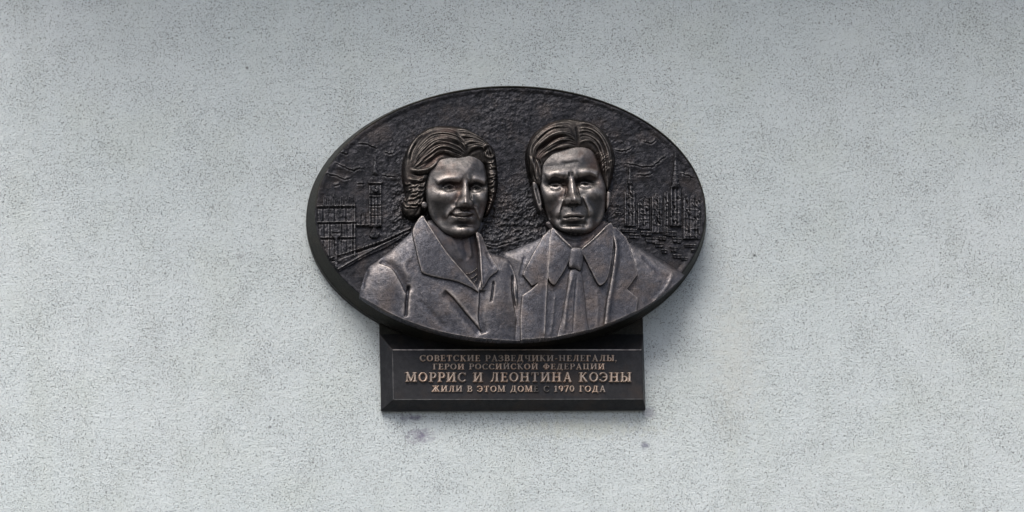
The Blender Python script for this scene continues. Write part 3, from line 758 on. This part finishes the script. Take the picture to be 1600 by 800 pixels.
# man's head
hm = Head(810, 180, -1.6, 5.2); hm.dv = ((400, 520, 600, 720), (0, 14, 12, 0))
def mface(s):
    H = 17.0 + 2.0 * fprof(s, 5) + 7.5 * fprof(s, 48, 1.7); Hb0 = H.copy()
    b, k = (lambda *a, **q: hm.bump(H, *a, **q)), (lambda *a, **q: hm.stroke(H, *a, **q))
    b(305, 265, 95, 50, 1.8); b(312, 440, 60, 200, 1.4); k([(235, 286), (280, 296), (330, 288), (375, 294)], 12, -1.0, .3)
    b(225, 345, 50, 16, 1.2); b(395, 338, 50, 16, 1.2); k([(293, 345), (296, 380)], 4, -1.4, .3); k([(316, 345), (314, 378)], 4, -1.0, .3)
    k([(290, 390), (250, 372), (205, 362), (168, 384)], 6.5, 3.6, 0.15, side=1)
    k([(326, 388), (365, 368), (420, 352), (472, 370)], 6.5, 3.6, 0.15, side=-1)
    b(225, 403, 52, 23, -8.0, power=2.8); b(398, 396, 52, 23, -8.0, power=2.8); b(274, 402, 15, 30, -4.8); b(349, 400, 14, 32, -5.2); k([(284, 392), (285, 430), (278, 470), (268, 492)], 6, -3.0, 0.2); k([(341, 392), (342, 430), (350, 465), (362, 488)], 6, -3.6, 0.2)
    for cx, cy, w_ in ((220, 413, 42), (397, 404, 46)):
        b(cx, cy + 2, w_ * .8, 12, 3.0)
        k([(cx - w_, cy + 5), (cx - 18, cy - 7), (cx + 12, cy - 8), (cx + w_, cy + 2)], 4.5, 2.0, 0.15)
        k([(cx - w_, cy - 4), (cx - 18, cy - 17), (cx + 12, cy - 18), (cx + w_, cy - 7)], 6.5, -3.0, 0.15)
        k([(cx - w_ + 4, cy + 7), (cx, cy + 17), (cx + w_ - 4, cy + 6)], 4.2, 0.9, 0.15)
        k([(cx - w_ + 4, cy + 20), (cx, cy + 35), (cx + w_ - 4, cy + 19)], 6, -1.4, 0.2)
        k([(cx - w_ + 7, cy + 2), (cx - 8, cy - 1), (cx + 10, cy - 2), (cx + w_ - 7, cy + 2)], 3.0, -2.0, 0.1)
        b(cx + 1, cy + 3, 10, 9.5, -2.3, power=4)
    nose(hm, H, [(309, 375), (311, 430), (314, 480), (317, 515)], 17, 30, 2.6, 12.4, 530)
    b(317, 506, 24, 19, 2.8); b(279, 507, 13, 16, 4.8); b(353, 505, 13, 16, 4.6); b(300, 529, 10, 6, -3.2); b(336, 529, 10, 6, -3.2)
    b(192, 468, 46, 32, 4.6, rot=12); b(440, 462, 50, 34, 4.6, rot=-12)
    b(184, 592, 22, 60, -4.2, rot=-8); b(468, 600, 22, 60, -3.4, rot=10)
    k([(262, 482), (252, 520), (240, 560), (232, 606)], 5, 3.4, 0.25, side=1)
    k([(368, 472), (390, 512), (410, 552), (418, 600)], 5, 3.6, 0.25, side=-1)
    k([(186, 545), (190, 575), (200, 608)], 7, -2.0, .35)
    b(320, 585, 66, 42, 3.4); k([(318, 537), (318, 572)], 7, -1.5)
    k([(262, 597), (290, 588), (318, 591), (345, 586), (384, 593)], 6.5, 1.7, 0.25)
    k([(256, 600), (285, 603), (320, 600), (355, 601), (390, 597)], 4.4, -3.6, 0.15)
    k([(278, 610), (300, 616), (335, 616), (366, 609)], 9, 3.6, 0.3)
    b(322, 642, 50, 13, -4.4); b(326, 682, 58, 25, 5.6)
    b(242, 606, 10, 12, -1.6); b(404, 604, 10, 12, -1.6)
    b(228, 650, 24, 26, 1.4); b(425, 650, 24, 26, 1.2); b(262, 640, 10, 18, -1.0); b(392, 640, 10, 18, -1.2)
    H = Hb0 + 1.3 * (H - Hb0)
    return soften(H, 0.9) + 0.15 * fbm(5, 401, 2) + 0.25 * fbm(16, 407, 2)
mf = hm.P([(140, 270), (180, 215), (250, 190), (350, 165), (430, 180), (470, 250), (500, 350), (522, 420), (522, 500), (516, 560), (500, 610), (466, 658), (428, 690), (380, 704), (320, 703), (270, 692), (228, 666), (198, 628), (177, 580), (158, 530), (138, 470), (126, 400), (130, 330)])
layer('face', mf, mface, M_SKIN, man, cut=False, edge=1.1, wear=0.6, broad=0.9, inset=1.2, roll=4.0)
def ear(s):
    H = 17 + 3.6 * dome(s, 3.5); hm.stroke(H, [(100, 425), (112, 470), (128, 520)], 5, -2.2); return H
layer('ear', hm.P([(84, 400), (104, 398), (122, 436), (136, 490), (140, 545), (127, 548), (110, 512), (93, 455)]), ear, M_SKIN, man, cut=False)
layer('ear', hm.P([(524, 455), (536, 445), (547, 456), (545, 495), (536, 528), (524, 535)]), lambda s: 17 + 3.4 * dome(s, 3), M_SKIN, man, cut=False)
def mhair(s):
    H = 16.5 + 6.0 * dome(s, 13)
    h = hm
    h.bump(H, 240, 130, 110, 50, 4.0, rot=-15); h.bump(H, 440, 120, 70, 50, 2.6, rot=25); h.bump(H, 510, 230, 40, 60, 1.5)
    h.stroke(H, [(335, 60), (345, 110), (352, 190)], 7, -1.6, .3)
    LA, LB = [(330, 110), (290, 75), (200, 75), (120, 125), (70, 190), (75, 250)], [(348, 190), (300, 184), (235, 197), (170, 224), (125, 260)]
    TA, TB = [(335, 18), (240, 20), (150, 60), (75, 130), (50, 220), (55, 300)], [(330, 110), (290, 70), (200, 70), (115, 125), (68, 200), (70, 280)]
    RA, RB = [(350, 25), (430, 38), (505, 95), (555, 170), (572, 250), (560, 340)], [(352, 190), (372, 172), (410, 165), (455, 195), (478, 260), (505, 370)]
    h.bundle(H, LA, LB, 5, 14, 2.8, 8, 11, taper=.3); h.strands(H, LA, LB, 19, 1.7, 31)
    h.bundle(H, TA, TB, 3, 13, 0.5, 4, 12, taper=.3); h.strands(H, TA, TB, 12, 0.7, 32)
    h.bundle(H, RA, RB, 4, 13, 2.4, 8, 13, taper=.3); h.strands(H, RA, RB, 18, 1.7, 33)
    r = np.random.default_rng(8)
    for i in range(22):
        x = r.uniform(452, 540); y = 205 + (x - 452) * r.uniform(.4, 1.4) + r.uniform(0, 60)
        h.stroke(H, [(x - 10, y + 24), (x + 6, y + 4), (x + 26, y - 6)], 3.6, 1.5, 0.35)
    h.bundle(H, [(55, 230), (58, 300), (75, 385)], [(125, 262), (145, 320), (158, 400)], 4, 10, 1.6, 6, 14, taper=.3)
    h.strands(H, [(55, 230), (58, 300), (75, 385)], [(125, 262), (145, 320), (158, 400)], 8, 2.2, 34)
    h.stroke(H, [(120, 262), (160, 232), (220, 205), (300, 195)], 7, 2.2, .25)
    hm.bump(H, 88, 360, 34, 60, -4.0); hm.bump(H, 550, 380, 34, 50, -4.0)
    H = H - 3.0 * sstep(7, 0, s)
    return soften(H, 0.6) + 0.2 * fbm(4, 433, 2)
mhp = [(45, 200), (70, 130), (110, 80), (180, 38), (250, 14), (330, 10), (420, 28), (482, 60), (532, 112), (564, 180), (580, 250), (574, 320), (560, 390), (536, 440), (514, 425), (500, 395), (482, 340), (466, 296), (450, 248), (405, 221), (352, 218), (300, 228), (250, 243), (206, 264), (176, 288), (160, 310), (166, 350), (160, 392), (140, 420), (110, 422), (78, 395), (58, 330), (46, 262)]
layer('hair', hm.P(mhp), mhair, M_HAIR, man, cut=False, edge=1.4, n=4, broad=0.08, inset=1.2, roll=7.0, label='short hair parted and combed to both sides')

# ------------------------------------------------------------------ inscription plate
ZP = 24.0
def rect_ring(pts, z_img, z): return [(W(x, y, z_img)[0], -z * S, W(x, y, z_img)[2]) for x, y in pts]
outer = [(592.6, 524), (1004, 524), (1007.5, 642), (595, 643.5)]
inner = [(612, 546), (1002.5, 546), (1005.5, 624), (614, 625)]
V = []; F = []
rr = [rect_ring(outer, 0, 2), rect_ring(outer, 0, 7), rect_ring(inner, ZP, ZP)]
for r in rr: V += r
for k in range(2):
    for i in range(4): F.append((k * 4 + i, k * 4 + (i + 1) % 4, k * 4 + 4 + (i + 1) % 4, k * 4 + 4 + i))
F.append((8, 9, 10, 11))
me = bpy.data.meshes.new('inscription_panel'); me.from_pydata(V, [], F); me.materials.append(M_PANEL)
a = me.attributes.new('wear', 'FLOAT', 'POINT')
plate = link(bpy.data.objects.new('inscription_panel', me), plaque)
mod = plate.modifiers.new('b', 'BEVEL'); mod.width = 0.0016; mod.segments = 2; mod.limit_method = 'ANGLE'; mod.angle_limit = math.radians(8)
V = rect_ring([(592, 498), (1003.6, 498), (1006.5, 641), (595.6, 642)], 0, -1) + rect_ring([(592, 498), (1003.6, 498), (1006.5, 641), (595.6, 642)], 0, 4)
me = bpy.data.meshes.new('backing_plate'); me.from_pydata(V, [], [(4, 5, 6, 7), (0, 1, 5, 4), (1, 2, 6, 5), (2, 3, 7, 6), (3, 0, 4, 7)]); me.materials.append(M_RIM)
me.attributes.new('wear', 'FLOAT', 'POINT')
link(bpy.data.objects.new('backing_plate', me), plaque)
# thin raised fillet round the panel
def strip(name, a, b, wd, z, h, parent, mat):
    p, q_ = np.array(a, float), np.array(b, float); d = (q_ - p) / np.linalg.norm(q_ - p); nn = np.array([-d[1], d[0]]) * wd / 2
    ring = [p - nn, q_ - nn, q_ + nn, p + nn]
    top = [tuple(c + (np.array(p + q_) / 2 - c) * 0.0) for c in ring]
    V = [(W(x, y, z)[0], -(z - 1) * S, W(x, y, z)[2]) for x, y in ring] + [(W(x, y, z)[0], -(z + h) * S, W(x, y, z)[2]) for x, y in ring]
    me = bpy.data.meshes.new(name); me.from_pydata(V, [], [(4, 5, 6, 7), (0, 1, 5, 4), (1, 2, 6, 5), (2, 3, 7, 6), (3, 0, 4, 7)]); me.materials.append(mat)
    a_ = me.attributes.new('wear', 'FLOAT', 'POINT'); a_.data.foreach_set('value', [0.8] * 8)
    return link(bpy.data.objects.new(name, me), parent)
strip('border_fillet', (613, 546.8), (1002, 546.8), 1.3, ZP, 0.7, plate, M_CLOTH)
strip('border_fillet', (613.4, 548), (614.6, 624), 1.0, ZP, 0.5, plate, M_PANEL)
strip('border_fillet', (616, 624.3), (1004.5, 623.6), 1.0, ZP, 0.4, plate, M_PANEL)

nt_ = M_LETTER.node_tree; oi = nt_.nodes.new('ShaderNodeObjectInfo'); pb = nt_.nodes['Principled BSDF']
src = pb.inputs['Base Color'].links[0].from_socket
nt_.links.new(mix(nt_, 1.0, src, ramp(nt_, oi.outputs['Random'], [(0, (0.72, 0.73, 0.76)), (0.5, (1.0, 0.97, 0.94)), (1, (1.2, 1.08, 1.0))]), 'MULTIPLY'), pb.inputs['Base Color'])
# letters, drawn as strokes with serifs, unit cap height, y up
TK, TN, SH = 0.205, 0.12, 0.10
def stem(x, y0=0.0, y1=1.0, top=True, bot=True, w_=TK, sw=0.11):
    r = [('b', x - w_ / 2, y0, x + w_ / 2, y1)]
    if bot: r.append(('b', x - w_ / 2 - sw, y0, x + w_ / 2 + sw, y0 + SH))
    if top: r.append(('b', x - w_ / 2 - sw, y1 - SH, x + w_ / 2 + sw, y1))
    return r
def ln(x0, y0, x1, y1, w_): return [('s', x0, y0, x1, y1, w_, w_)]
def hb(x0, x1, y, w_=TN): return [('b', x0, y - w_ / 2, x1, y + w_ / 2)]
def tick(x, y0, y1, w_=0.08): return [('b', x - w_ / 2, y0, x + w_ / 2, y1)]
def arc(cx, cy, rx, ry, a0, a1, wt=TK, wn=TN, n=14):
    r = []
    for i in range(n):
        p = [math.radians(a0 + (a1 - a0) * (i + q_) / n) for q_ in (0, 1)]
        ww = [wn + (wt - wn) * abs(math.cos(t)) ** 1.5 for t in p]
        r.append(('s', cx + rx * math.cos(p[0]), cy + ry * math.sin(p[0]), cx + rx * math.cos(p[1]), cy + ry * math.sin(p[1]), ww[0], ww[1]))
    return r
e = SH / 2
G = {
 'О': (0.92, arc(.46, .5, .36, .45, 0, 360, n=24)),
 '0': (0.70, arc(.35, .5, .25, .45, 0, 360, n=24)),
 'С': (0.82, arc(.47, .5, .37, .45, 45, 315, n=20) + tick(.75, .70, .98)),
 'Э': (0.80, arc(.33, .5, .37, .45, -140, 140, n=20) + hb(.28, .68, .5) + tick(.08, .68, .96)),
 'З': (0.66, arc(.28, .74, .25, .215, -80, 150, n=12) + arc(.28, .27, .30, .235, -145, 85, n=12) + hb(.2, .38, .51) + tick(.06, .70, .96) + tick(.05, .05, .30)),
 'Е': (0.72, stem(.2, sw=.09) + hb(.2, .62, 1 - e, SH) + hb(.2, .66, e, SH) + hb(.2, .52, .51) + tick(.62, .76, 1) + tick(.66, 0, .26) + tick(.52, .40, .63)),
 'В': (0.76, stem(.2, sw=.09) + hb(.2, .42, 1 - e) + hb(.2, .45, e) + hb(.2, .42, .52) + arc(.38, .745, .23, .215, -90, 90, n=10) + arc(.40, .27, .27, .235, -90, 90, n=10)),
 'Р': (0.72, stem(.2, sw=.1) + hb(.2, .42, 1 - e) + hb(.2, .42, .45) + arc(.40, .705, .25, .255, -90, 90, n=12)),
 'Ы': (1.10, stem(.2, sw=.09) + hb(.2, .42, .56) + hb(.2, .42, e) + arc(.40, .30, .24, .26, -90, 90, n=12) + stem(.92, sw=.09)),
 'Г': (0.66, stem(.2, sw=.1) + hb(.2, .60, 1 - e, SH) + tick(.60, .72, 1)),
 'Т': (0.80, stem(.4, top=False) + hb(.05, .75, 1 - e, SH) + tick(.08, .72, 1) + tick(.72, .72, 1)),
 'И': (0.98, stem(.2) + stem(.78) + ln(.26, .10, .72, .90, TN + .02)),
 'Н': (0.96, stem(.2) + stem(.76) + hb(.2, .76, .5)),
 'К': (0.86, stem(.2) + ln(.26, .46, .66, .96, TN) + ln(.36, .56, .72, .06, TK) + hb(.55, .80, 1 - e, SH) + hb(.60, .86, e, SH)),
 'А': (0.90, ln(.44, .98, .17, .03, TN) + ln(.46, .96, .73, .03, TK) + hb(.25, .66, .33) + hb(.04, .30, e, SH) + hb(.58, .90, e, SH)),
 'Л': (0.90, stem(.68, top=True) + hb(.30, .72, 1 - e, SH) + [('s', .36, .98, .32, .45, TN, TN), ('s', .32, .45, .22, .10, TN, TN + .02), ('s', .22, .10, .08, .05, TN + .02, .13)]),
 'Д': (0.94, stem(.66, .05, 1, top=True, bot=False) + hb(.30, .72, 1 - e, SH) + [('s', .36, .98, .32, .5, TN, TN), ('s', .32, .5, .18, .06, TN, TN)] + hb(.05, .88, .05, TN) + tick(.08, -.18, .08, .09) + tick(.86, -.18, .08, .09)),
 'Ц': (0.96, stem(.2, .0, 1, bot=False) + stem(.72, 0, 1, bot=False) + hb(.1, .90, .05, TN) + tick(.88, -.18, .08, .09)),
 'Ч': (0.88, stem(.68) + stem(.2, .55, 1, bot=False) + arc(.44, .60, .24, .18, 180, 275, n=8) + hb(.42, .68, .43)),
 'М': (1.14, stem(.17, w_=.11) + stem(.95) + ln(.20, .95, .54, .08, TK) + ln(.90, .95, .56, .08, TN)),
 'Ф': (1.00, stem(.5) + arc(.5, .5, .37, .28, 0, 360, n=24)),
 'Ж': (1.20, stem(.6) + ln(.54, .48, .22, .96, TN) + ln(.48, .56, .16, .05, TK) + ln(.66, .48, .98, .96, TN) + ln(.72, .56, 1.04, .05, TK) + hb(.10, .32, 1 - e, SH) + hb(.88, 1.10, 1 - e, SH) + hb(.02, .28, e, SH) + hb(.92, 1.18, e, SH)),
 '1': (0.52, stem(.28, top=False, sw=.12) + ln(.28, .95, .10, .80, TN)),
 '7': (0.62, hb(.05, .58, .95, SH + .02) + ln(.56, .94, .24, .03, TK - .03) + tick(.07, .74, .99)),
 '9': (0.70, arc(.34, .68, .24, .27, 0, 360, n=20) + arc(.22, .62, .36, .57, -62, 8, n=8)),
 '-': (0.44, hb(.05, .39, .40, .13)),
 ',': (0.26, [('s', .12, .07, .12, .08, .18, .18), ('s', .14, .04, .06, -.16, .10, .05)]),
}
G['Й'] = (0.98, G['И'][1] + arc(.49, 1.20, .17, .13, 190, 350, .10, .08, n=8))

glyph_mesh = {}
def glyph(ch, capx):
    """cast letter: rounded top falling off to the panel, one mesh per glyph and line size"""
    key = (ch, round(capx, 2))
    if key in glyph_mesh: return glyph_mesh[key]
    wd, prims = G[ch]
    st = 0.028; m = 0.10
    xs = np.arange(-m, wd + m, st); ys = np.arange(-0.32, 1.36, st)
    X, Y = np.meshgrid(xs, ys)
    s = np.full(X.shape, -9.0)
    for p in prims:
        if p[0] == 'b':
            cx, cy, hx, hy = (p[1] + p[3]) / 2, (p[2] + p[4]) / 2, (p[3] - p[1]) / 2, (p[4] - p[2]) / 2
            dx, dy = np.abs(X - cx) - hx, np.abs(Y - cy) - hy
            dd = -(np.hypot(np.maximum(dx, 0), np.maximum(dy, 0)) + np.minimum(np.maximum(dx, dy), 0))
        else:
            ax, ay, bx, by, w0, w1 = p[1:]
            ex, ey = bx - ax, by - ay; l2 = ex * ex + ey * ey + 1e-9
            t = np.clip(((X - ax) * ex + (Y - ay) * ey) / l2, 0, 1)
            dd = (w0 + (w1 - w0) * t) / 2 - np.hypot(X - ax - t * ex, Y - ay - t * ey)
        s = np.maximum(s, dd)
    hgt = 0.25
    Z = np.where(s > 0, hgt * (0.62 + 0.38 * dome(s, 0.07)), hgt * (0.62 - 0.85 * np.clip(-s / 0.045, 0, 1)))
    use = s > -0.06
    cell = use[:-1, :-1] & use[1:, :-1] & use[:-1, 1:] & use[1:, 1:]
    v = np.zeros(X.shape, bool)
    v[:-1, :-1] |= cell; v[1:, :-1] |= cell; v[:-1, 1:] |= cell; v[1:, 1:] |= cell
    idx = np.full(X.shape, -1); idx[v] = np.arange(v.sum())
    j, i = np.nonzero(cell)
    quads = np.stack([idx[j, i], idx[j, i + 1], idx[j + 1, i + 1], idx[j + 1, i]], 1)
    co = np.stack([X[v], -Z[v], Y[v]], 1) * capx * S
    me = np_mesh('letter', co, quads, M_LETTER, True, {'wear': np.clip(s[v] * 8, 0, 1)})
    glyph_mesh[key] = me; return me

def line(text, xa, xb, ytop, ybase, skew=0.0):
    cap = ybase - ytop
    def width(tr): 
        return sum((G[c][0] if c != ' ' else 0.42) + (tr if k < len(text) - 1 else 0) for k, c in enumerate(text)) * cap
    tr = 0.0; base = width(0)
    tr = (xb - xa - base) / ((len(text) - 1) * cap)
    sx = 1.0
    if tr < 0.02: sx = (xb - xa) / width(0.02); tr = 0.02
    if tr > 0.16: sx = (xb - xa) / width(0.16); tr = 0.16
    x = xa
    for k, c in enumerate(text):
        if c != ' ':
            me = glyph(c, cap)
            if text.startswith('ЖИЛИ') and k in (15, 17):
                worn = me.copy(); worn.materials.clear(); worn.materials.append(M_PANEL2); me = worn
            o = link(bpy.data.objects.new('letter', me), plate)
            p = W(x, ybase + random.uniform(-.15, .15), ZP + 0.0)
            o.location = p; o.scale = (sx, 1, 1); o.rotation_euler = (0, math.radians(random.uniform(-.6, .6)), 0)
            x += (G[c][0] + tr) * cap * sx
        else: x += (0.42 + tr) * cap * sx

line('СОВЕТСКИЕ РАЗВЕДЧИКИ-НЕЛЕГАЛЫ,', 656, 964, 555.2, 564.8)
line('ГЕРОИ РОССИЙСКОЙ ФЕДЕРАЦИИ', 676.5, 944.5, 568.6, 577.6)
line('МОРРИС И ЛЕОНТИНА КОЭНЫ', 633.5, 986, 582.6, 597.2)
line('ЖИЛИ В ЭТОМ ДОМЕ С 1970 ГОДА', 674.5, 946, 603.2, 612.6)
